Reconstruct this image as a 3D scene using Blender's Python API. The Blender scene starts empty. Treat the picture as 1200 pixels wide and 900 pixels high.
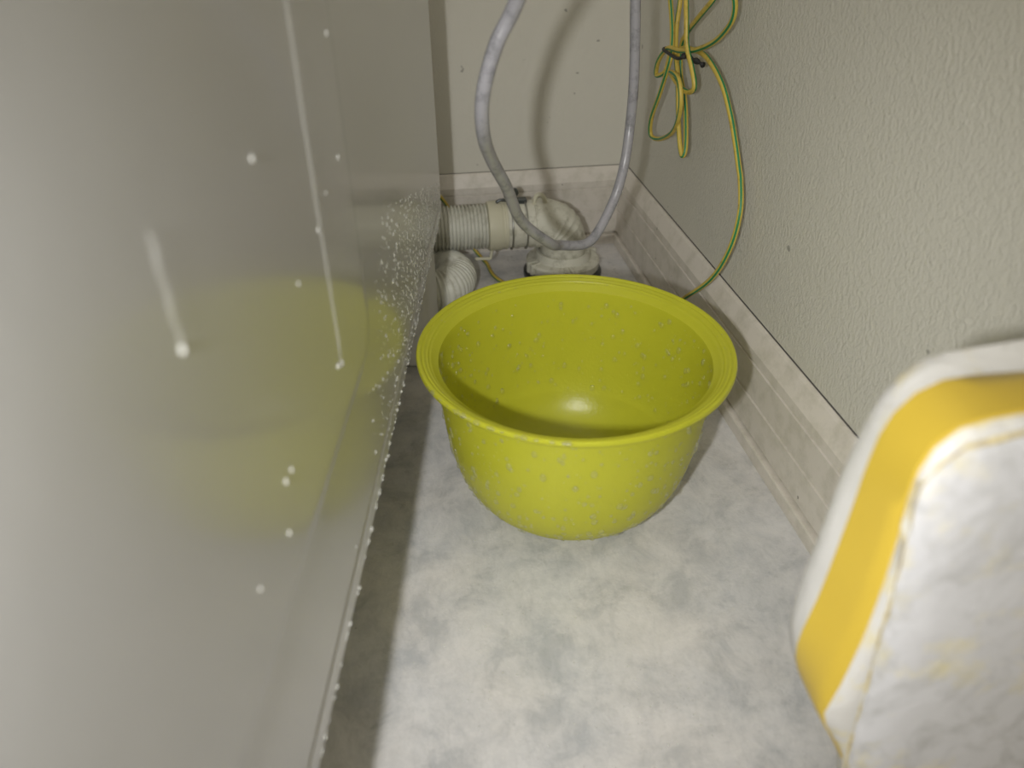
import bpy, bmesh, math, random
from mathutils import Vector, Matrix
C = bpy.context.scene.collection
SC = bpy.context.scene
random.seed(7)
PI = math.pi

# ------------------------------------------------------------------ camera, world, lights, exposure
cd = bpy.data.cameras.new('camera'); cam = bpy.data.objects.new('camera', cd); C.objects.link(cam)
cd.sensor_width = 36.0; cd.lens = 26.41; cd.clip_start = 0.01
r_ = Vector((0.98934466, -0.14535879, -0.00824383))
u_ = Vector((0.08866953, 0.55665956, 0.82599507))
f_ = Vector((0.11547663, 0.81792479, -0.56361706))
M = Matrix(((r_.x, u_.x, -f_.x, 0), (r_.y, u_.y, -f_.y, 0), (r_.z, u_.z, -f_.z, 0.4809), (0, 0, 0, 1)))
cam.matrix_world = M
cd.dof.use_dof = True; cd.dof.focus_distance = 0.74; cd.dof.aperture_fstop = 5.6
SC.camera = cam
w = bpy.data.worlds.new('world'); SC.world = w; w.use_nodes = True
w.node_tree.nodes['Background'].inputs[0].default_value = (1.0, 0.935, 0.82, 1)
w.node_tree.nodes['Background'].inputs[1].default_value = 0.88

def torch(name, loc, target, size, power, col, cone):
    l = bpy.data.lights.new(name, 'SPOT'); l.shadow_soft_size = size; l.energy = power; l.color = col
    l.spot_size = math.radians(cone); l.spot_blend = 1.0
    o = bpy.data.objects.new(name, l); C.objects.link(o); o.location = loc
    o.rotation_euler = (Vector(target) - Vector(loc)).to_track_quat('-Z', 'Y').to_euler()
    return o
torch('torch_light', (-0.0885, -0.035, 0.485), (0.10, 0.63, 0.045), 0.012, 15.5, (1.0, 0.995, 0.985), 90)
SC.view_settings.view_transform = 'Standard'; SC.view_settings.look = 'None'
SC.view_settings.gamma = 1.0; SC.view_settings.use_curve_mapping = False
SC.view_settings.exposure = 0.0

# ------------------------------------------------------------------ helpers
def obj(name, bm, m, parent=None, smooth=False, sharp=None):
    me = bpy.data.meshes.new(name); bm.normal_update(); bm.to_mesh(me); bm.free()
    o = bpy.data.objects.new(name, me); C.objects.link(o)
    for x in (m if isinstance(m, (list, tuple)) else [m]): me.materials.append(x)
    if smooth:
        me.polygons.foreach_set('use_smooth', [True] * len(me.polygons))
        if sharp: me.set_sharp_from_angle(angle=math.radians(sharp))
    if parent: o.parent = parent
    return o
def tag(o, label=None, cat=None, group=None, kind=None):
    for k, v in (('label', label), ('category', cat), ('group', group), ('kind', kind)):
        if v: o[k] = v
    return o
def empty(name, loc=(0, 0, 0), rz=0):
    o = bpy.data.objects.new(name, None); C.objects.link(o); o.location = loc; o.rotation_euler = (0, 0, rz)
    o.empty_display_size = 0.02
    return o
def box(bm, a, b, mat=0):
    vs = [bm.verts.new((x, y, z)) for x in (a[0], b[0]) for y in (a[1], b[1]) for z in (a[2], b[2])]
    for q in ((0, 1, 3, 2), (4, 6, 7, 5), (0, 4, 5, 1), (2, 3, 7, 6), (0, 2, 6, 4), (1, 5, 7, 3)):
        f = bm.faces.new([vs[i] for i in q]); f.material_index = mat
    return vs
def catmull(pts, n=8):
    P = [Vector(p) for p in pts]; out = []
    P = [P[0] * 2 - P[1]] + P + [P[-1] * 2 - P[-2]]
    for i in range(1, len(P) - 2):
        a, b, c, d = P[i - 1:i + 3]
        for k in range(n):
            t = k / n
            out.append(0.5 * ((2 * b) + (c - a) * t + (2 * a - 5 * b + 4 * c - d) * t * t + (3 * b - a - 3 * c + d) * t ** 3))
    out.append(P[-2]); return out
def tube(bm, path, rad, seg=10, cap=True, stripe=None, twist=0.0, up=(0, 0, 1)):
    """rad: number or list of radii per path point; stripe: set of segments that take material 1"""
    path = [Vector(p) for p in path]; rings = []; T0 = None; N = None
    for i, p in enumerate(path):
        T = (path[min(i + 1, len(path) - 1)] - path[max(i - 1, 0)]).normalized()
        if N is None:
            N = Vector(up) - T * T.dot(Vector(up))
            if N.length < 1e-3: N = Vector((1, 0, 0)) - T * T.x
            N.normalize()
        else:
            N = N - T * T.dot(N); N.normalize()
        B = T.cross(N); r = rad[i] if isinstance(rad, (list, tuple)) else rad
        tw = twist * i
        rings.append([bm.verts.new(p + (N * math.cos(2 * PI * k / seg + tw) + B * math.sin(2 * PI * k / seg + tw)) * r) for k in range(seg)])
    for a, b in zip(rings, rings[1:]):
        for k in range(seg):
            f = bm.faces.new((a[k], a[(k + 1) % seg], b[(k + 1) % seg], b[k]))
            if stripe and k in stripe: f.material_index = 1
    if cap:
        bm.faces.new(list(reversed(rings[0]))); bm.faces.new(rings[-1])
def lathe(bm, prof, seg=96, c=(0, 0, 0), axis='z', close=False):
    """prof: (radius, height) list"""
    rings = []
    for r, h in prof:
        if r < 1e-6:
            rings.append([bm.verts.new(lv(0, 0, h, axis, c))])
        else:
            rings.append([bm.verts.new(lv(r * math.cos(2 * PI * k / seg), r * math.sin(2 * PI * k / seg), h, axis, c)) for k in range(seg)])
    if close: rings.append(rings[0])
    for a, b in zip(rings, rings[1:]):
        for k in range(seg):
            k2 = (k + 1) % seg
            if len(a) == 1 and len(b) == 1: continue
            if len(a) == 1: bm.faces.new((a[0], b[k2], b[k]))
            elif len(b) == 1: bm.faces.new((a[k], a[k2], b[0]))
            else: bm.faces.new((a[k], a[k2], b[k2], b[k]))
    bmesh.ops.recalc_face_normals(bm, faces=bm.faces)
def lv(x, y, h, axis, c):
    if axis == 'z': return (c[0] + x, c[1] + y, c[2] + h)
    if axis == 'x': return (c[0] + h, c[1] + x, c[2] + y)
    return (c[0] + x, c[1] + h, c[2] + y)
def dome(bm, p, n, r, h, stretch=1.0, along=None, seg=9):
    """a drop sitting on a surface: flattened dome with its foot sunk a little"""
    n = Vector(n).normalized(); p = Vector(p)
    a = Vector(along or (0, 0, -1)); a = a - n * n.dot(a)
    if a.length < 1e-4: a = Vector((1, 0, 0)) - n * n.x
    a.normalize(); b = n.cross(a); rings = []
    for rr, hh in ((0.9, -0.18), (1.0, 0.12), (0.86, 0.55), (0.5, 0.9)):
        rings.append([bm.verts.new(p + (a * math.cos(2 * PI * k / seg) * stretch + b * math.sin(2 * PI * k / seg)) * r * rr + n * h * hh) for k in range(seg)])
    for q, s in zip(rings, rings[1:]):
        for k in range(seg): bm.faces.new((q[k], q[(k + 1) % seg], s[(k + 1) % seg], s[k]))
    t = bm.verts.new(p + n * h)
    for k in range(seg): bm.faces.new((rings[-1][k], rings[-1][(k + 1) % seg], t))
    bm.faces.new(list(reversed(rings[0])))
def bevel(bm, w, seg=2, edges=None):
    bmesh.ops.bevel(bm, geom=list(edges or bm.edges), offset=w, segments=seg, profile=0.5, affect='EDGES')

# ------------------------------------------------------------------ materials
def mat(name, col, rough=0.5, **kw):
    m = bpy.data.materials.new(name); m.use_nodes = True
    b = m.node_tree.nodes['Principled BSDF']
    b.inputs['Base Color'].default_value = (*col, 1); b.inputs['Roughness'].default_value = rough
    for k, v in kw.items(): b.inputs[k.replace('_', ' ')].default_value = v
    return m
def nd(m, t, **inp):
    n = m.node_tree.nodes.new(t)
    for k, v in inp.items(): n.inputs[k.replace('_', ' ')].default_value = v
    return n
def lk(m, a, b): m.node_tree.links.new(a, b)
def coords(m): return nd(m, 'ShaderNodeTexCoord').outputs['Object']
def noise(m, scale, detail=4, rough=0.55, dist=0.0, vec=None, sc=None):
    n = nd(m, 'ShaderNodeTexNoise', Scale=scale, Detail=detail, Roughness=rough, Distortion=dist)
    v = vec or coords(m)
    if sc:
        mp = nd(m, 'ShaderNodeMapping'); mp.inputs['Scale'].default_value = sc; lk(m, v, mp.inputs[0]); v = mp.outputs[0]
    lk(m, v, n.inputs['Vector']); return n.outputs['Fac']
def ramp(m, fac, stops):
    r = nd(m, 'ShaderNodeValToRGB'); e = r.color_ramp.elements
    while len(e) < len(stops): e.new(0.5)
    for q, (p, c) in zip(e, stops): q.position = p; q.color = (*c, 1)
    lk(m, fac, r.inputs[0]); return r.outputs[0]
def mix(m, fac, a, b, mode='MIX'):
    n = m.node_tree.nodes.new('ShaderNodeMix'); n.data_type = 'RGBA'; n.blend_type = mode
    for s, v in ((n.inputs[0], fac), (n.inputs[6], a), (n.inputs[7], b)):
        if hasattr(v, 'links'): lk(m, v, s)
        else: s.default_value = v if not isinstance(v, tuple) else (*v, 1)
    return n.outputs[2]
def bump(m, h, strength, dist=0.001, prev=None):
    n = nd(m, 'ShaderNodeBump', Strength=strength, Distance=dist); lk(m, h, n.inputs['Height'])
    if prev: lk(m, prev, n.inputs['Normal'])
    b = m.node_tree.nodes['Principled BSDF']; lk(m, n.outputs[0], b.inputs['Normal']); return n.outputs[0]
def base(m, c): lk(m, c, m.node_tree.nodes['Principled BSDF'].inputs['Base Color'])
def rough(m, c): lk(m, c, m.node_tree.nodes['Principled BSDF'].inputs['Roughness'])

def wall_mat(name, col, s, specks):
    m = mat(name, col, 0.72)
    n1 = noise(m, 300, 3, 0.6, 0.6, sc=(1, 1, 0.6)); n2 = noise(m, 520, 2, 0.5)
    bn = bump(m, n1, s, 0.0022); bump(m, n2, s * 0.5, 0.001, bn)
    c = mix(m, noise(m, 6, 3), tuple(x * 0.95 for x in col), col)
    sp = ramp(m, noise(m, specks, 1), [(0.0, (0, 0, 0)), (0.19, (0, 0, 0)), (0.215, (1, 1, 1))])
    base(m, mix(m, sp, tuple(x * 0.55 for x in col), c)); return m
WALL = wall_mat('wallpaper', (0.62, 0.605, 0.53), 0.62, 60)
WALLB = wall_mat('wallpaper_back', (0.66, 0.64, 0.565), 0.3, 75)

FLOOR = mat('vinyl_floor', (0.6, 0.6, 0.58), 0.38)
m = FLOOR
a = ramp(m, noise(m, 22, 10, 0.72, 0.4), [(0.39, (0.33, 0.34, 0.355)), (0.50, (0.55, 0.54, 0.54)), (0.62, (0.70, 0.68, 0.67))])
b = ramp(m, noise(m, 9, 5, 0.6), [(0.40, (0.48, 0.51, 0.535)), (0.62, (0.66, 0.63, 0.575))])
fine = ramp(m, noise(m, 120, 5, 0.7, 1.5, sc=(1, 0.5, 1)), [(0.35, (0.46, 0.455, 0.455)), (0.55, (0.65, 0.635, 0.635))])
base(m, mix(m, 0.26, mix(m, 0.33, a, b), fine))
bn = bump(m, noise(m, 38, 4, 0.6, 2.0), 0.25, 0.0008); bump(m, noise(m, 420, 2), 0.25, 0.0006, bn)
rough(m, ramp(m, noise(m, 30, 5, 0.6), [(0.35, (0.22,) * 3), (0.6, (0.45,) * 3)]))

SKIRT = mat('skirting_vinyl', (0.60, 0.565, 0.50), 0.42); m = SKIRT
grime = ramp(m, noise(m, 45, 6, 0.7), [(0.32, (0.54, 0.51, 0.44)), (0.55, (0.66, 0.62, 0.56))])
sp = ramp(m, noise(m, 95, 1), [(0.0, (0, 0, 0)), (0.20, (0, 0, 0)), (0.22, (1, 1, 1))])
base(m, mix(m, sp, (0.2, 0.18, 0.15), grime)); bump(m, noise(m, 500, 2), 0.25, 0.0004)
JOINT = mat('dark_joint', (0.07, 0.065, 0.06), 0.8)

PANEL = mat('glossy_white_enamel', (0.48, 0.478, 0.47), 0.32, Coat_Weight=0.7, Coat_Roughness=0.13, Coat_IOR=1.42); m = PANEL
bump(m, noise(m, 14, 3), 0.06, 0.002)
BASEP = mat('white_base_plastic', (0.62, 0.61, 0.57), 0.45); m = BASEP
bump(m, noise(m, 300, 2), 0.1, 0.0005)
RUBBER = mat('black_rubber', (0.02, 0.02, 0.02), 0.6); bump(RUBBER, noise(RUBBER, 400, 2), 0.1, 0.0005)
def thin_water(name, clear, gloss=0.04, ior=1.33, glint=0.0):
    """clear thin water: mostly lets light straight through, refracts a little, mirrors at its edge"""
    m = bpy.data.materials.new(name); m.use_nodes = True; nt = m.node_tree
    nt.nodes.remove(nt.nodes['Principled BSDF']); out = nt.nodes['Material Output']
    gl = nd(m, 'ShaderNodeBsdfGlass', IOR=1.33, Roughness=0.0); tp = nd(m, 'ShaderNodeBsdfTransparent'); sp = nd(m, 'ShaderNodeBsdfGlossy', Roughness=gloss)
    fr = nd(m, 'ShaderNodeFresnel', IOR=ior)
    bp = nd(m, 'ShaderNodeBump', Strength=0.02, Distance=0.001); lk(m, noise(m, 25, 2), bp.inputs['Height'])
    for x in (gl, sp, fr): lk(m, bp.outputs[0], x.inputs['Normal'])
    ge = nd(m, 'ShaderNodeNewGeometry'); mu = nd(m, 'ShaderNodeMath'); mu.operation = 'MULTIPLY'; iv = nd(m, 'ShaderNodeMath'); iv.operation = 'SUBTRACT'; iv.inputs[0].default_value = 1.0
    lk(m, ge.outputs['Backfacing'], iv.inputs[1]); lk(m, fr.outputs[0], mu.inputs[0]); lk(m, iv.outputs[0], mu.inputs[1])
    a = nt.nodes.new('ShaderNodeMixShader'); lk(m, mu.outputs[0], a.inputs[0]); lk(m, tp.outputs[0], a.inputs[1]); lk(m, sp.outputs[0], a.inputs[2])
    b = nt.nodes.new('ShaderNodeMixShader'); b.inputs[0].default_value = clear; lk(m, gl.outputs[0], b.inputs[1]); lk(m, a.outputs[0], b.inputs[2])
    if glint:
        d = nd(m, 'ShaderNodeBsdfDiffuse'); d.inputs[0].default_value = (0.85, 0.85, 0.80, 1)  # diffuse white stands in for light glinting off the water
        c = nt.nodes.new('ShaderNodeMixShader'); c.inputs[0].default_value = glint; lk(m, b.outputs[0], c.inputs[1]); lk(m, d.outputs[0], c.inputs[2]); b = c
    lk(m, b.outputs[0], out.inputs['Surface']); return m
WATER = thin_water('water_drops', 0.62, 0.14, 1.7, 0.04)
POOL = thin_water('water_pool', 0.985)
RUN2 = thin_water('clear_film', 0.97, 0.3, 1.33, 0.035)
RUN = thin_water('glint_painted_film', 0.95, 0.3, 1.33, 0.13)  # clear water; the reflected light along the streak is painted white
GLINT_DROPS = thin_water('glint_painted_drops', 0.85, 0.2, 1.5, 0.26)  # clear drops on panel and floor, lamp glints painted in as white

BOWL = mat('translucent_yellow_plastic', (0.66, 0.64, 0.018), 0.26, Subsurface_Weight=0.0); m = BOWL
bump(m, noise(m, 300, 4, 0.65), 0.30, 0.0010)
base(m, mix(m, noise(m, 14, 4), (0.57, 0.59, 0.040), (0.67, 0.67, 0.055)))
pb = m.node_tree.nodes['Principled BSDF']; out = m.node_tree.nodes['Material Output']
tr = nd(m, 'ShaderNodeBsdfTranslucent'); tr.inputs['Color'].default_value = (0.78, 0.74, 0.03, 1)
ms = m.node_tree.nodes.new('ShaderNodeMixShader'); ms.inputs[0].default_value = 0.34
lk(m, pb.outputs[0], ms.inputs[1]); lk(m, tr.outputs[0], ms.inputs[2]); lk(m, ms.outputs[0], out.inputs['Surface'])

HOSE = mat('grey_hose_vinyl', (0.40, 0.40, 0.42), 0.3); m = HOSE
base(m, ramp(m, noise(m, 70, 6, 0.7), [(0.34, (0.19, 0.19, 0.20)), (0.5, (0.31, 0.305, 0.325))]))
bump(m, noise(m, 180, 3), 0.12, 0.0005)
DRAIN = mat('aged_ivory_plastic', (0.55, 0.54, 0.44), 0.42); m = DRAIN
base(m, ramp(m, noise(m, 60, 6, 0.7), [(0.33, (0.36, 0.35, 0.27)), (0.50, (0.62, 0.61, 0.52))])); bump(m, noise(m, 220, 3), 0.2, 0.0005)
RIB = mat('ivory_ribbed_hose', (0.56, 0.56, 0.49), 0.45); m = RIB
base(m, ramp(m, noise(m, 40, 5, 0.7), [(0.33, (0.42, 0.41, 0.34)), (0.5, (0.60, 0.60, 0.53))]))
CUFF = mat('cream_cuff', (0.58, 0.56, 0.43), 0.4); bump(CUFF, noise(CUFF, 200, 2), 0.1, 0.0004)
STEEL = mat('tarnished_steel', (0.42, 0.42, 0.40), 0.35, Metallic=1.0); bump(STEEL, noise(STEEL, 300, 3), 0.15, 0.0004)
DSTEEL = mat('dark_steel', (0.10, 0.11, 0.11), 0.35, Metallic=0.8); bump(DSTEEL, noise(DSTEEL, 300, 3), 0.15, 0.0004)
YW = mat('yellow_insulation', (0.56, 0.42, 0.07), 0.4); m = YW
base(m, ramp(m, noise(m, 90, 4, 0.7), [(0.30, (0.34, 0.24, 0.04)), (0.45, (0.58, 0.44, 0.08))]))
GR = mat('green_stripe', (0.012, 0.20, 0.075), 0.4); bump(GR, noise(GR, 300, 2), 0.1, 0.0004)
TUB = mat('scuffed_white_plastic', (0.74, 0.73, 0.70), 0.5); m = TUB
st = ramp(m, noise(m, 26, 6, 0.72), [(0.56, (0, 0, 0)), (0.70, (1, 1, 1))])
dk = ramp(m, noise(m, 40, 5, 0.7, 0.5, sc=(1, 1, 0.4)), [(0.30, (0.36, 0.34, 0.30)), (0.46, (0.60, 0.59, 0.56))])
base(m, mix(m, st, dk, (0.66, 0.58, 0.30))); bump(m, noise(m, 70, 5, 0.65), 0.5, 0.0025)
TUBF = mat('white_padded_face', (0.74, 0.74, 0.73), 0.55); m = TUBF
st = ramp(m, noise(m, 20, 6, 0.75), [(0.52, (0, 0, 0)), (0.70, (1, 1, 1))])
dk = ramp(m, noise(m, 34, 5, 0.7, 1.0), [(0.30, (0.42, 0.42, 0.415)), (0.5, (0.58, 0.58, 0.59))])
base(m, mix(m, mix(m, 0.8, (0, 0, 0), st), dk, (0.70, 0.62, 0.32))); bump(m, noise(m, 45, 5, 0.6), 0.5, 0.003)
GLUE = mat('yellowed_glue', (0.62, 0.50, 0.22), 0.55); m = GLUE
base(m, ramp(m, noise(m, 70, 5, 0.7), [(0.36, (0.40, 0.33, 0.22)), (0.5, (0.66, 0.56, 0.28)), (0.62, (0.72, 0.70, 0.62))])); bump(m, noise(m, 120, 4), 0.4, 0.002)
BAND = mat('yellow_band', (0.78, 0.53, 0.035), 0.42); m = BAND
base(m, mix(m, noise(m, 18, 4), (0.53, 0.37, 0.04), (0.60, 0.43, 0.05))); bump(m, noise(m, 90, 3), 0.12, 0.001)

# ------------------------------------------------------------------ room shell
XR, YB = 0.327, 1.0747
X0, Y0, ZT = -1.3, -1.2, 2.2
bm = bmesh.new(); box(bm, (X0, Y0, -0.03), (XR + 0.05, YB + 0.05, 0)); fl = tag(obj('floor', bm, FLOOR), 'mottled grey vinyl floor, wet and shiny in front of the yellow bowl', kind='structure')
bm = bmesh.new(); box(bm, (XR, Y0, 0), (XR + 0.05, YB + 0.05, ZT)); tag(obj('wall_right', bm, WALL), 'right wall in embossed off-white wallpaper', kind='structure')
bm = bmesh.new(); box(bm, (X0, YB, 0), (XR, YB + 0.05, ZT)); tag(obj('wall_back', bm, WALLB), 'off-white back wall behind the grey hose', kind='structure')

# skirting cross-section: (out from wall, height)
PROF = [(0, 0), (0.016, 0), (0.0165, 0.004), (0.0165, 0.0135), (0.0155, 0.0155), (0.0085, 0.0157), (0.0085, 0.0192),
        (0.0125, 0.0200), (0.0128, 0.052), (0.0110, 0.0528), (0.0110, 0.0548), (0.0128, 0.0556), (0.0128, 0.088),
        (0.0112, 0.0888), (0.0112, 0.0906), (0.0128, 0.0914), (0.0124, 0.100), (0.0052, 0.1165), (0.0035, 0.119), (0, 0.119)]
def skirting(name, p0, p1, out, label, miter):
    bm = bmesh.new(); d = (Vector(p1) - Vector(p0)).normalized(); ra, rb = [], []
    for o, h in PROF:
        ra.append(bm.verts.new(Vector(p0) + Vector(out) * o + Vector((0, 0, h))))
        rb.append(bm.verts.new(Vector(p1) + Vector(out) * o - d * (o * miter) + Vector((0, 0, h))))
    for i in range(len(PROF) - 1): bm.faces.new((ra[i], ra[i + 1], rb[i + 1], rb[i]))
    bm.faces.new(ra); bm.faces.new(rb); bmesh.ops.recalc_face_normals(bm, faces=bm.faces)
    o = tag(obj(name, bm, SKIRT), label, kind='structure')
    j = bmesh.new(); n = Vector(out)
    a, b = Vector(p0), Vector(p1)
    vs = [j.verts.new(q + n * k + Vector((0, 0, h))) for q in (a, b) for k, h in ((0.0, 0.119), (0.0014, 0.119), (0.0012, 0.1193), (0.0, 0.1195))]
    for i in range(4): j.faces.new((vs[i], vs[(i + 1) % 4], vs[4 + (i + 1) % 4], vs[4 + i]))
    bmesh.ops.recalc_face_normals(j, faces=j.faces)
    obj('dirty_joint', j, JOINT, o)
    return o
skirting('baseboard_right', (XR, Y0, 0), (XR, YB, 0), (-1, 0, 0), 'grooved off-white baseboard along the right wall', 1)
skirting('baseboard_back', (X0, YB, 0), (XR, YB, 0), (0, -1, 0), 'grooved off-white baseboard along the back wall', 1)

# ------------------------------------------------------------------ washing machine (side panel faces +x of its own frame)
MA = -math.atan(0.152)
wm = tag(empty('washing_machine', (-0.0372, 0.353, 0), MA), 'white washing machine whose glossy side panel fills the left of the photo', 'washing machine')
SF, SB, ZB, ZTOP = -0.42, 0.513, 0.150, 0.72
bm = bmesh.new()                                             # side panel with its raised field, built as a grid
ys = [SF, -0.2, 0.020, 0.036, 0.043, 0.046, 0.049, 0.052, 0.16, 0.30, 0.42, 0.495, 0.501, 0.505, 0.508, 0.511, 0.513]
zs = [ZB, 0.1515, 0.163, 0.1645, 0.168, 0.1695, 0.225, 0.243, 0.246, 0.249, 0.252, 0.257, 0.27, 0.4, 0.6, ZTOP]
def panel_x(y, z):
    x = 0.0
    if z < 0.1512: x -= 0.0012
    if 0.1640 < z < 0.1685: x -= 0.0012
    dz = z - 0.2475; dy = 0.0475 - y                          # inside field when both > 0, rounded corner
    r = 0.02
    if dy < r and dz < r: d = r - math.hypot(r - dy, r - dz)
    else: d = min(dy, dz)
    x += 0.0016 * max(0, min(1, d / 0.004 + 0.5))
    if y > 0.501: x -= 0.012 - math.sqrt(max(0, 0.012 ** 2 - (y - 0.501) ** 2))
    return x
grid = [[bm.verts.new((panel_x(y, z), y, z)) for z in zs] for y in ys]
for i in range(len(ys) - 1):
    for k in range(len(zs) - 1): bm.faces.new((grid[i][k], grid[i + 1][k], grid[i + 1][k + 1], grid[i][k + 1]))
bot = [bm.verts.new((panel_x(y, ZB) - 0.02, y, ZB)) for y in ys]
for i in range(len(ys) - 1): bm.faces.new((grid[i][0], bot[i], bot[i + 1], grid[i + 1][0]))
bmesh.ops.recalc_face_normals(bm, faces=bm.faces)
for f in bm.faces:
    if f.calc_center_median().x > -0.002 and f.normal.x < 0 : f.normal_flip()
obj('side_panel', bm, PANEL, wm, True, 25)
bm = bmesh.new(); box(bm, (-0.60, SF, ZB + 0.001), (-0.012, SB, ZTOP)); bevel(bm, 0.004); obj('cabinet', bm, PANEL, wm)
bm = bmesh.new(); box(bm, (-0.58, SF + 0.02, 0.118), (-0.05, 0.49, ZB + 0.002)); bevel(bm, 0.006); obj('base', bm, BASEP, wm)
for x in (-0.046, -0.55):
    for y in (SF + 0.07, 0.445):
        bm = bmesh.new(); box(bm, (x - 0.035, y - 0.05, 0), (x + 0.035, y + 0.05, ZB + 0.002)); bevel(bm, 0.006, 3)
        obj('foot_block', bm, BASEP, wm, True, 40)
# runs and drops of water on the panel
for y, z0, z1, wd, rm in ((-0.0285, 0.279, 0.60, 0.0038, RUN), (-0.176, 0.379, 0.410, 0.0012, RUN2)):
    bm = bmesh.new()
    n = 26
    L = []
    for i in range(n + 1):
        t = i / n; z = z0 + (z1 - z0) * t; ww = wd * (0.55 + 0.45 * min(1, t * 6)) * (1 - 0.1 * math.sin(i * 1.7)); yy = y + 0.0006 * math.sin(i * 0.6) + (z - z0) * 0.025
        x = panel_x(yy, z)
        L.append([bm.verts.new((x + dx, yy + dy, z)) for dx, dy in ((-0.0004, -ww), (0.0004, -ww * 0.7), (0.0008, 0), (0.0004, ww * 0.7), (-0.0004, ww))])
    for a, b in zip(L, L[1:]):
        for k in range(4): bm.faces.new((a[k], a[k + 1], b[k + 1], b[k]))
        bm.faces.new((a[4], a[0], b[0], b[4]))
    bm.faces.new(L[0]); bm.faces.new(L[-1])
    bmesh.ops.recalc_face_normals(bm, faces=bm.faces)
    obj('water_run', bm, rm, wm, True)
bm = bmesh.new(); rnd = random.Random(3)
for y, z, r in ((-0.096, 0.403, 1.3), (0.034, 0.42, 1.5), (0.023, 0.366, 1.3), (-0.032, 0.351, 1.2), (-0.01, 0.36, 1.0), (-0.13, 0.291, 1.4), (-0.122, 0.29, 1.2),
                (-0.072, 0.345, 1.0), (-0.138, 0.272, 1.3), (-0.172, 0.28, 1.0), (-0.036, 0.282, 1.6), (0.021, 0.181, 1.4), (-0.053, 0.175, 1.0), (-0.0285, 0.279, 2.0), (-0.176, 0.378, 1.4)):
    dome(bm, (panel_x(y, z), y, z), (1, 0, 0), r * 0.0009, r * 0.0006, 1.25)
for i in range(2000):
    y = min(rnd.betavariate(3.0, 2.2) * 0.56 - 0.05, 0.495); z = 0.152 + (0.15 - 0.30 * max(0, y - 0.12)) * rnd.random() ** 1.25 * (0.35 + 0.65 * min(1, max(0, y) / 0.12))
    if y < 0.06 and rnd.random() < 0.5: continue
    r = 0.00035 + 0.0009 * rnd.random() ** 2.8
    dome(bm, (panel_x(y, z), y, z), (1, 0, 0), r, r * 0.75, rnd.uniform(1, 1.5), seg=7)
for i in range(170):                                          # drops hanging on the lower edge
    y = rnd.uniform(-0.16, 0.45); r = 0.0005 + 0.0011 * rnd.random() ** 2.5
    dome(bm, (panel_x(y, 0.1525), y, ZB + rnd.uniform(0.0005, 0.004)), (1, 0, -0.5), r, r * 0.9, 1.2, seg=7)
tag(obj('water_droplets', bm, GLINT_DROPS, wm, True), kind='stuff')

# ------------------------------------------------------------------ yellow bowl
BX, BY = 0.1251, 0.5152
bowl = tag(empty('wash_bowl', (BX, BY, 0)), 'round lime-yellow plastic bowl beaded with water, standing on the floor', 'bowl')
OUT = [(0.0590, 0.0), (0.0600, 0.0012), (0.0605, 0.0075), (0.0650, 0.0085), (0.0745, 0.0125), (0.0835, 0.0190), (0.0910, 0.0275), (0.0968, 0.0375), (0.1015, 0.0490),
       (0.1053, 0.0630), (0.1085, 0.0800), (0.1110, 0.1000), (0.1128, 0.1200), (0.1143, 0.1400), (0.1150, 0.1490)]
RIM = [(0.1160, 0.1512), (0.1200, 0.1530), (0.1250, 0.1545), (0.1280, 0.1545), (0.1296, 0.1556), (0.1300, 0.1580), (0.1292, 0.1602), (0.1275, 0.1607),
       (0.1262, 0.1600), (0.1252, 0.1588), (0.1242, 0.1590), (0.1232, 0.1588), (0.1224, 0.1574), (0.1214, 0.1572), (0.1204, 0.1570), (0.1197, 0.1556), (0.1187, 0.1553), (0.1177, 0.1548), (0.1166, 0.1532)]
INN = [(r - (0.0026 if r > 0.062 else 0), h + 0.0015 + 0.0035 * max(0, 1 - h / 0.1)) for r, h in reversed(OUT[4:])] + [(0.0620, 0.0130), (0.03, 0.0112), (0.0, 0.0110)]
bm = bmesh.new(); lathe(bm, [(0.0, 0.004), (0.054, 0.004), (0.0555, 0.0)] + OUT + RIM + INN, 160)
obj('bowl_body', bm, BOWL, bowl, True, 50)
def prof_at(prof, h):
    for (r0, h0), (r1, h1) in zip(prof, prof[1:]):
        if min(h0, h1) <= h <= max(h0, h1) and abs(h1 - h0) > 1e-6:
            t = (h - h0) / (h1 - h0); return r0 + (r1 - r0) * t, (h1 - h0, -(r1 - r0))
    return None
bm = bmesh.new(); rnd = random.Random(11)
for i in range(1050):                                         # inside wall
    h = 0.046 + 0.098 * rnd.random() ** 0.85; th = rnd.uniform(0, 2 * PI)
    rr, (nh, nr) = prof_at(INN, h)
    n = Vector((-math.cos(th), -math.sin(th), 0.12)); r = 0.0004 + 0.0025 * rnd.random() ** 2.8
    dome(bm, (rr * math.cos(th), rr * math.sin(th), h), n, r, r * 0.65, rnd.uniform(1.0, 1.35), seg=8)
for i in range(1500):                                         # outside wall, fuller towards the front
    h = 0.014 + 0.13 * rnd.random(); th = rnd.uniform(0, 2 * PI)
    rr, (nh, nr) = prof_at(OUT, h)
    n = Vector((math.cos(th) * nh, math.sin(th) * nh, nr)); n = n if n.x * math.cos(th) + n.y * math.sin(th) > 0 else -n
    r = 0.0004 + 0.0026 * rnd.random() ** 2.7
    dome(bm, (rr * math.cos(th), rr * math.sin(th), h), n, r, r * 0.65, rnd.uniform(1.0, 1.5), seg=8)
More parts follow.
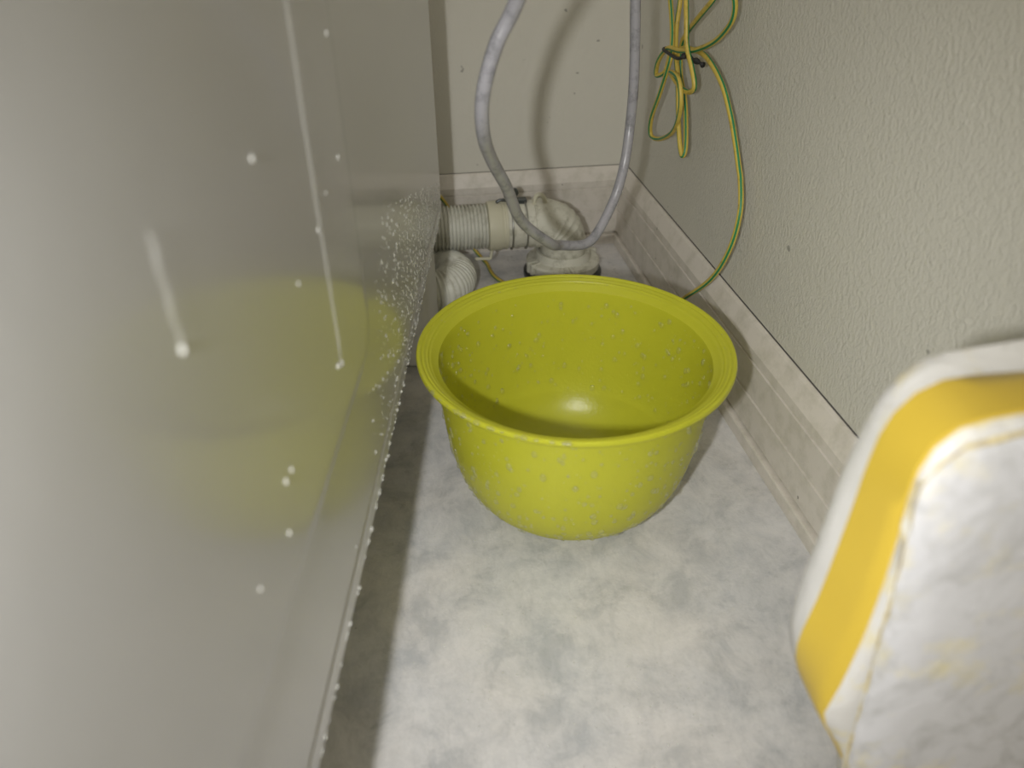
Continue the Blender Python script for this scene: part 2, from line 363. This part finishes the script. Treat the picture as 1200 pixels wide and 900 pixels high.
for i in range(260):                                          # along the rim
    th = rnd.uniform(0, 2 * PI); r = 0.0005 + 0.0013 * rnd.random() ** 3; rr = rnd.uniform(0.1195, 0.1288)
    rt, _ = 0, 0
    hh = 0.1555 + (rr - 0.1195) / 0.0088 * 0.0048
    dome(bm, (rr * math.cos(th), rr * math.sin(th), hh - 0.0003), (-0.3 * math.cos(th), -0.3 * math.sin(th), 1), r, r * 0.5, seg=7)
for i in range(26):                                           # a row of fat drops on the front left of the rim
    th = math.radians(rnd.uniform(195, 262)); r = rnd.uniform(0.0010, 0.0024)
    dome(bm, (0.1292 * math.cos(th), 0.1292 * math.sin(th), 0.159), (math.cos(th) * 0.5, math.sin(th) * 0.5, 1), r, r * 0.7, 1.5, along=(-math.sin(th), math.cos(th), 0), seg=8)
tag(obj('water_droplets', bm, WATER, bowl, True), kind='stuff')
# water collected in the bowl: sits in the hollow, its skin just inside the plastic
bm = bmesh.new(); WL = 0.046
low = [(r - 0.0004, h + 0.0003) for r, h in reversed(INN[:-1]) if h < WL - 0.004]
lathe(bm, [(0, 0.0114)] + low + [(prof_at(INN, WL)[0] - 0.0005, WL), (0.088, WL - 0.0003), (0, WL - 0.0003)], 120, (BX, BY, 0))
tag(obj('water', bm, POOL, None, True, 50), 'shallow clear water collected in the bottom of the yellow bowl', 'water')

# wet beads on the floor
bm = bmesh.new(); rnd = random.Random(5)
for i in range(300):
    c = rnd.choice(((0.125, 0.275, 0.035), (0.145, 0.292, 0.02), (0.02, 0.33, 0.05), (0.05, 0.40, 0.06), (0.09, 0.26, 0.06), (0.10, 0.30, 0.12)))
    x, y = rnd.gauss(c[0], c[2]), rnd.gauss(c[1], c[2]); r = 0.0003 + 0.0008 * rnd.random() ** 2.5
    if math.hypot(x - BX, y - BY) < 0.067 or x > 0.18: continue
    dome(bm, (x, y, 0.0), (0, 0, 1), r, r * 0.55, seg=7)
tag(obj('floor_droplets', bm, GLINT_DROPS, fl, True), kind='stuff')

# ------------------------------------------------------------------ drain: elbow into the floor trap, ribbed hose, clamp
EY, EZ, ER = 0.97, 0.0785, 0.0320
elbow = tag(empty('drain_elbow', (0.207, EY, 0)), 'ivory plastic drain elbow curving down into the floor trap at the back', 'pipe')
bm = bmesh.new(); path, rad = [], []
for i in range(6): path.append((-0.0755 + 0.007 * i, 0, EZ)); rad.append(ER * (0.985 if i < 5 else 1.0))
for x in (-0.039, -0.038): path.append((x, 0, EZ)); rad.append(ER * (1.0 if x < -0.0385 else 1.045))
cx, R = -0.028, 0.033
for i in range(25):
    t = PI / 2 * i / 24; path.append((cx + R * math.sin(t), 0, EZ - R + R * math.cos(t)))
    rr = ER * (1.045 - 0.05 * i / 24)
    if i in (9, 12, 15): rr *= 1.04
    rad.append(rr)
path.append((cx + R, 0, 0.030)); rad.append(ER * 1.0)
tube(bm, path, rad, 40); obj('elbow_pipe', bm, DRAIN, elbow, True, 40)
fx = cx + R
bm = bmesh.new(); lathe(bm, [(0, 0.034), (0.033, 0.034), (0.0345, 0.037), (0.038, 0.0372), (0.0392, 0.034), (0.040, 0.0262), (0.050, 0.0252), (0.0525, 0.0225), (0.0515, 0.012), (0.045, 0.009), (0, 0.009)], 64, (fx, 0, 0))
obj('flange', bm, DRAIN, elbow, True, 35)
for a in (195, 205, 265, 275, 20, 55):
    bm = bmesh.new(); t = math.radians(a); box(bm, (0.036, -0.0035, 0.011), (0.0555, 0.0035, 0.0275)); bevel(bm, 0.0015)
    bmesh.ops.rotate(bm, verts=bm.verts, cent=(0, 0, 0), matrix=Matrix.Rotation(t, 3, 'Z')); bmesh.ops.translate(bm, verts=bm.verts, vec=(fx, 0, 0))
    obj('grip_rib', bm, DRAIN, elbow)
bm = bmesh.new(); lathe(bm, [(0.0, 0.0), (0.056, 0.0), (0.056, 0.006), (0.052, 0.0095), (0.0, 0.0095)], 48, (fx, 0, 0)); tag(obj('trap_ring', bm, DSTEEL, elbow, True, 40), 'dark ring of the floor trap')
bm = bmesh.new()                                              # loop tab on top
lp = [(-0.0385, -0.008, 0.104), (-0.0375, -0.008, 0.116), (-0.034, -0.008, 0.1215), (-0.0285, -0.008, 0.1210), (-0.0245, -0.008, 0.115), (-0.0215, -0.008, 0.102)]
tube(bm, catmull(lp, 5), 0.0030, 8); obj('loop_tab', bm, CUFF, elbow, True)

hose = tag(empty('drain_hose', (0.06, EY, 0)), 'ivory ribbed drain hose running from the washing machine to the floor elbow', 'hose')
hx, hy = 0.06, EY
def ribbed(path, r, pitch):
    P = [Vector(p) for p in path]; L = [0]
    for a, b in zip(P, P[1:]): L.append(L[-1] + (b - a).length)
    n = int(L[-1] / pitch * 6); pts, rad = [], []; j = 0
    for i in range(n + 1):
        s = L[-1] * i / n
        while j < len(P) - 2 and L[j + 1] < s: j += 1
        t = (s - L[j]) / max(1e-9, L[j + 1] - L[j]); pts.append(P[j].lerp(P[j + 1], t))
        ph = (s / pitch) % 1.0; rad.append(r * (0.89 + 0.11 * (1 if ph < 0.5 else 0 if 0.6 < ph < 0.92 else 0.5)))
    return pts, rad
pth = catmull([(0.108 - hx, 0, EZ), (0.06 - hx, 0, EZ), (0.0 - hx, 0, EZ), (-0.07 - hx, 0.0, EZ), (-0.15 - hx, -0.02, 0.075), (-0.19 - hx, -0.04, 0.055), (-0.15 - hx, -0.03, 0.034), (-0.09 - hx, -0.012, 0.0285),
               (-0.03 - hx, -0.003, 0.0285), (0.015 - hx, -0.003, 0.0285), (0.042 - hx, -0.014, 0.0285), (0.056 - hx, -0.045, 0.0285), (0.042 - hx, -0.076, 0.0285), (0.015 - hx, -0.088, 0.0285), (-0.04 - hx, -0.095, 0.0285), (-0.12 - hx, -0.10, 0.0285)], 10)
bm = bmesh.new(); pts, rad = ribbed(pth, 0.0285, 0.0050); rad = [q * (1.08 if i < 145 else 0.97) for i, q in enumerate(rad)]
tube(bm, pts, rad, 28); obj('ribbed_tube', bm, RIB, hose, True, 50)
bm = bmesh.new(); lathe(bm, [(0.0, 0.104 - hx), (0.0305, 0.104 - hx), (0.0335, 0.1055 - hx), (0.0338, 0.121 - hx), (0.0328, 0.124 - hx), (0.0318, 0.1245 - hx), (0.0318, 0.1275 - hx), (0.0328, 0.128 - hx), (0.0328, 0.131 - hx), (0.0, 0.131 - hx)], 48, (0, 0, EZ), 'x')
cuff = tag(obj('cuff', bm, CUFF, hose, True, 35), 'smooth cream end cuff')
bm = bmesh.new()                                              # L-shaped hook under the cuff
hk = [(0.108 - hx, -0.020, 0.051), (0.1065 - hx, -0.020, 0.0415), (0.1055 - hx, -0.0205, 0.0395), (0.085 - hx, -0.021, 0.0408)]
for a, b in zip(hk, hk[1:]): tube(bm, [a, b], 0.0022, 6)
obj('hook', bm, CUFF, cuff, True, 40)

clamp = tag(empty('hose_clamp', (0.147, EY, EZ)), 'spring wire clamp with dark steel screw around the drain hose joint', 'clamp')
def ring_x(x, r, t):
    bm = bmesh.new(); tube(bm, [(x, r * math.cos(2 * PI * k / 48), r * math.sin(2 * PI * k / 48)) for k in range(49)], t, 8, cap=False); return bm
for x in (-0.0105, 0.0095): obj('clamp_ring', ring_x(x, 0.0335, 0.0012), STEEL, clamp, True)
bm = bmesh.new(); box(bm, (-0.013, -0.006, 0.031), (0.012, 0.004, 0.0375)); bevel(bm, 0.001); box(bm, (-0.0085, -0.003, 0.036), (-0.0015, 0.003, 0.050)); lug = obj('clamp_lug', bm, DSTEEL, clamp)
bm = bmesh.new(); lathe(bm, [(0, 0), (0.0046, 0), (0.0052, 0.001), (0.0052, 0.007), (0.0042, 0.009), (0, 0.009)], 18, (-0.0045, -0.008, 0.0475), 'y'); obj('screw_head', bm, DSTEEL, lug, True, 40)
bm = bmesh.new(); tube(bm, catmull([(-0.030, -0.004, 0.0345), (-0.024, -0.004, 0.0375), (-0.014, -0.004, 0.036)], 5), 0.0022, 8); obj('spring_ear', bm, DSTEEL, clamp, True)

# ------------------------------------------------------------------ grey hose hanging in a loop
gh = [(0.125, 0.34, 0.66), (0.105, 0.42, 0.50), (0.0855, 0.48, 0.4220), (0.0690, 0.50, 0.3890), (0.0575, 0.515, 0.3595), (0.0560, 0.515, 0.3330), (0.0605, 0.525, 0.3080), (0.0730, 0.55, 0.2670), (0.0966, 0.59, 0.2380), (0.1290, 0.625, 0.1985),
      (0.1400, 0.64, 0.1910)]
gh = [(0.112, 0.40, 0.62), (0.0990, 0.44, 0.50), (0.0772, 0.50, 0.4190), (0.0640, 0.51, 0.3905), (0.0552, 0.515, 0.3590), (0.0563, 0.53, 0.3300), (0.0650, 0.56, 0.3020), (0.0802, 0.59, 0.2690), (0.0985, 0.625, 0.2240), (0.1290, 0.65, 0.1905),
      (0.1440, 0.672, 0.1775), (0.1740, 0.69, 0.1690), (0.1900, 0.70, 0.1790), (0.2090, 0.715, 0.2080), (0.2175, 0.72, 0.2400), (0.2230, 0.73, 0.2720), (0.2235, 0.73, 0.3109), (0.2215, 0.73, 0.3500), (0.2190, 0.73, 0.3843), (0.216, 0.73, 0.45), (0.205, 0.72, 0.62)]
g = empty('grey_hose', (0.1440, 0.672, 0.17)); tag(g, 'smooth grey hose hanging in a loop behind the yellow bowl', 'hose')
bm = bmesh.new(); tube(bm, [Vector(p) - g.location for p in catmull(gh, 8)], 0.0050, 16); obj('hose_tube', bm, HOSE, g, True)

# ------------------------------------------------------------------ green and yellow earth wire, tied in loops by the right wall
WA = [(0.296, 0.8684, 0.3757), (0.2991, 0.868, 0.365), (0.2999, 0.8552, 0.3396), (0.2977, 0.8434, 0.3213), (0.2942, 0.8364, 0.3078), (0.2921, 0.8509, 0.2738), (0.2929, 0.8759, 0.2388), (0.2961, 0.8809, 0.2178), (0.2992, 0.8585, 0.2193), (0.2999, 0.8249, 0.2345), (0.2976, 0.802, 0.252), (0.2942, 0.7873, 0.2771), (0.2921, 0.7963, 0.2993), (0.293, 0.826, 0.3001), (0.2961, 0.8055, 0.2916), (0.2992, 0.7842, 0.2891), (0.2999, 0.7695, 0.2975), (0.2976, 0.7764, 0.314), (0.2941, 0.7885, 0.3329), (0.2921, 0.7934, 0.3578), (0.293, 0.8063, 0.3827)]
WB = [(0.3074, 0.8686, 0.3754), (0.3079, 0.8617, 0.3655), (0.3061, 0.859, 0.3388), (0.303, 0.8441, 0.3173), (0.3005, 0.8228, 0.2952), (0.3002, 0.8011, 0.2461), (0.3021, 0.7878, 0.2221), (0.3052, 0.7875, 0.2317), (0.3076, 0.8104, 0.2709), (0.3078, 0.8352, 0.2961), (0.3056, 0.8361, 0.3242), (0.3025, 0.8133, 0.3425), (0.3003, 0.7769, 0.3633), (0.3003, 0.7509, 0.3795), (0.3026, 0.7481, 0.3875)]
WC = [(0.3, 0.7065, 0.3938), (0.3039, 0.7058, 0.3791), (0.3059, 0.7155, 0.3641), (0.3052, 0.743, 0.3454), (0.302, 0.7799, 0.331), (0.2979, 0.8161, 0.3234), (0.2948, 0.8487, 0.3201), (0.2941, 0.8737, 0.3025), (0.2962, 0.8819, 0.2859), (0.3001, 0.8653, 0.2922), (0.3039, 0.8677, 0.3033), (0.3059, 0.8667, 0.3112), (0.3051, 0.8255, 0.3239), (0.306, 0.7791, 0.3281), (0.3076, 0.7502, 0.3223), (0.3092, 0.7196, 0.3083), (0.3108, 0.6968, 0.2881), (0.3124, 0.6812, 0.2681), (0.314, 0.6677, 0.2475),
      (0.3140, 0.6577, 0.2344), (0.3120, 0.6447, 0.2099), (0.3090, 0.6462, 0.1744), (0.3040, 0.6652, 0.1332), (0.2970, 0.7101, 0.0878), (0.285, 0.750, 0.050), (0.262, 0.79, 0.018), (0.225, 0.835, 0.0035), (0.175, 0.885, 0.003), (0.1178, 0.9533, 0.0035), (0.1065, 1.012, 0.0035), (0.092, 1.046, 0.012), (0.070, 1.050, 0.050), (0.0521, 1.046, 0.088), (0.030, 1.045, 0.110), (-0.03, 1.045, 0.125)]
# the strands join above the frame: A's end turns into B, B's end into C
WJ1 = [(0.293, 0.8063, 0.3827), (0.294, 0.818, 0.41), (0.298, 0.84, 0.425), (0.304, 0.862, 0.41), (0.3074, 0.8686, 0.3754)]
WJ2 = [(0.3026, 0.7481, 0.3875), (0.304, 0.736, 0.402), (0.3035, 0.722, 0.407), (0.3, 0.7065, 0.3938)]
full = [(0.300, 0.80, 0.72), (0.298, 0.84, 0.55), (0.296, 0.866, 0.42)] + WA + WJ1[1:-1] + WB + WJ2[1:-1] + WC
ew = empty('earth_wire', (0.30, 0.83, 0.22)); tag(ew, 'green and yellow striped earth wire bunched in loops beside the right wall', 'wire')
bm = bmesh.new(); tube(bm, [Vector(p) - ew.location for p in catmull(full, 7)], 0.0027, 16, stripe={0, 15, 7, 8}, twist=0.012, up=(0.3, -1, 0.1))
obj('wire', bm, [YW, GR], ew, True)
tie = [(0.3040, 0.8600, 0.3194), (0.2905, 0.8500, 0.3195), (0.2885, 0.8244, 0.3195), (0.2875, 0.7947, 0.3204), (0.2895, 0.7818, 0.3241), (0.2960, 0.7932, 0.3231), (0.2990, 0.7862, 0.3228)]
bm = bmesh.new(); tube(bm, [Vector(p) - ew.location for p in catmull(tie, 6)], 0.0017, 8)
tube(bm, [Vector(p) - ew.location for p in catmull([(0.2930, 0.7950, 0.3230), (0.2960, 0.7850, 0.3225), (0.3000, 0.7760, 0.3215), (0.3040, 0.7640, 0.3195)], 6)], [0.0024 + 0.0009 * math.sin(k * 1.1) for k in range(19)], 8)
tag(obj('twist_tie', bm, RUBBER, ew, True), 'black twist tie around the bundle')

# ------------------------------------------------------------------ scuffed white container with a yellow band, close by on the right
XC = 0.238
def resample(pts, n):
    P = [Vector((x, z)) for x, z in pts]; L = [0]
    for a, b in zip(P, P[1:]): L.append(L[-1] + (b - a).length)
    out = []; j = 0
    for i in range(n):
        s = L[-1] * i / (n - 1)
        while j < len(P) - 2 and L[j + 1] < s: j += 1
        out.append(P[j].lerp(P[j + 1], (s - L[j]) / (L[j + 1] - L[j])))
    return out
def smooth2(pts): return [(p.x, p.y) for p in catmull([(x, z, 0) for x, z in pts], 6)]
FACE = [(XC, 0.3350), (0.205, 0.3345), (0.1880, 0.3321), (0.1689, 0.3275), (0.1594, 0.3161), (0.1584, 0.3049), (0.1628, 0.2753), (0.1673, 0.2310), (0.1727, 0.1775), (0.1778, 0.1349), (0.1925, 0.0950), (0.2120, 0.0520), (0.2200, 0.0200), (0.2250, 0.004), (XC, 0.002)]
LY1 = [(XC, 0.3380), (0.205, 0.3372), (0.1893, 0.3358), (0.1692, 0.3325), (0.1610, 0.3220), (0.1598, 0.3053), (0.1625, 0.2759), (0.1640, 0.2321), (0.1620, 0.1931), (0.1602, 0.1740), (0.1760, 0.143), (0.1960, 0.100), (0.216, 0.055), (0.2235, 0.020), (0.2270, 0.003), (XC, 0.0)]
LY0 = [(XC, 0.3340), (0.2100, 0.3330), (0.1870, 0.3333), (0.1734, 0.3304), (0.1641, 0.3184), (0.1614, 0.2990), (0.1612, 0.2729), (0.1597, 0.2285), (0.1574, 0.1870), (0.1725, 0.1500), (0.1975, 0.102), (0.219, 0.056), (0.225, 0.022), (0.2280, 0.003), (XC, 0.0)]
LB = [(XC, 0.3390), (0.2171, 0.3382), (0.1943, 0.3361), (0.1786, 0.3329), (0.1678, 0.3190), (0.1628, 0.2931), (0.1603, 0.2518), (0.1583, 0.2092), (0.1598, 0.1849), (0.1715, 0.1510), (0.1965, 0.1010), (0.2190, 0.0560), (0.2260, 0.022), (0.2290, 0.003), (XC, 0.0)]
NH = 44
def loop(pts, off=0.0, sc=1.0, dz=0.0):
    h = resample(smooth2(pts), NH); o = []
    for v in h: o.append((XC + (v.x - XC) * sc, 0.18 + (v.y - 0.18) * sc + dz))
    foot = next((p.x for p in h if p.y <= 0.006), XC - 0.01)
    m = []
    for v in h:                                               # the far side runs straight down to a broad foot
        x = 2 * XC - v.x
        if v.y < 0.19: x = max(x, 0.308) if v.y > 0.006 else XC + (XC - v.x) * (0.308 - XC) / (XC - foot)
        m.append((XC + (x - XC) * sc, 0.18 + (v.y - 0.18) * sc + dz))
    full = o + list(reversed(m[1:-1]))
    if off:
        n = len(full); res = []
        for i in range(n):
            a, b = full[i - 1], full[(i + 1) % n]; t = Vector((b[0] - a[0], b[1] - a[1])).normalized(); res.append((full[i][0] + t.y * -off * -1 * -1, full[i][1] + t.x * off))
        full = res
    return full
def loft(bm, loops, cap0=False, cap1=False):
    R = [[bm.verts.new((x, y, max(z, 0.0))) for x, z in L] for L, y in loops]
    for a, b in zip(R, R[1:]):
        for k in range(len(a)): bm.faces.new((a[k], a[(k + 1) % len(a)], b[(k + 1) % len(a)], b[k]))
    if cap0: bm.faces.new(R[0])
    if cap1: bm.faces.new(R[-1])
    bmesh.ops.recalc_face_normals(bm, faces=bm.faces)
def lerpL(A, B, t): return [(a[0] + (b[0] - a[0]) * t, a[1] + (b[1] - a[1]) * t) for a, b in zip(A, B)]
T = empty('white_container', (0, 0, 0)); tag(T, 'scuffed white container with a yellow band round its edge, close on the right', 'container')
lF, l1, l0, lB = loop(FACE), loop(LY1), loop(LY0), loop(LB)
bm = bmesh.new()
loft(bm, [(loop(FACE, sc=0.93), 0.171), (loop(FACE, sc=0.97), 0.1715), (lF, 0.1645), (lerpL(lF, l1, 0.5), 0.1648), (l1, 0.168), (lerpL(l1, l0, 0.35), 0.176), (lerpL(l1, l0, 0.7), 0.184), (l0, 0.193), (lerpL(l0, lB, 0.6), 0.200), (lB, 0.206), (loop(LB, sc=0.94), 0.212), (loop(LB, sc=0.84), 0.222), (loop(LB, sc=0.70), 0.231), (loop(LB, sc=0.45), 0.237)], True, True)
obj('container_shell', bm, TUB, T, True, 60)
bm = bmesh.new()
def grow(L, d): return [(XC + (x - XC) * (1 + d / 0.07), 0.18 + (z - 0.18) * (1 + d / 0.16)) for x, z in L]
loft(bm, [(grow(l1, -0.0005), 0.1678), (grow(l1, 0.0010), 0.1686), (grow(lerpL(l1, l0, 0.35), 0.0014), 0.176), (grow(lerpL(l1, l0, 0.7), 0.0014), 0.184), (grow(l0, 0.0013), 0.1924), (grow(l0, -0.0005), 0.1932)])
tag(obj('band', bm, BAND, T, True, 60), 'wide yellow band')
bm = bmesh.new(); loft(bm, [(loop(FACE, sc=0.985), 0.1695), (loop(FACE, sc=0.965), 0.1655), (loop(FACE, sc=0.93), 0.1625), (loop(FACE, sc=0.7), 0.1600), (loop(FACE, sc=0.4), 0.1590), (loop(FACE, sc=0.1), 0.1588)], False, True)
obj('front_face', bm, TUBF, T, True)
bm = bmesh.new(); lg = loop(FACE, sc=0.982)
tube(bm, [(x, 0.1662, max(z, 0.003)) for x, z in lg + lg[:1]], [0.0012 + 0.0007 * math.sin(k * 1.9) * math.sin(k * 0.7) for k in range(len(lg) + 1)], 8, cap=False)
tag(obj('seam', bm, GLUE, T, True), 'yellowed seam inside the band')
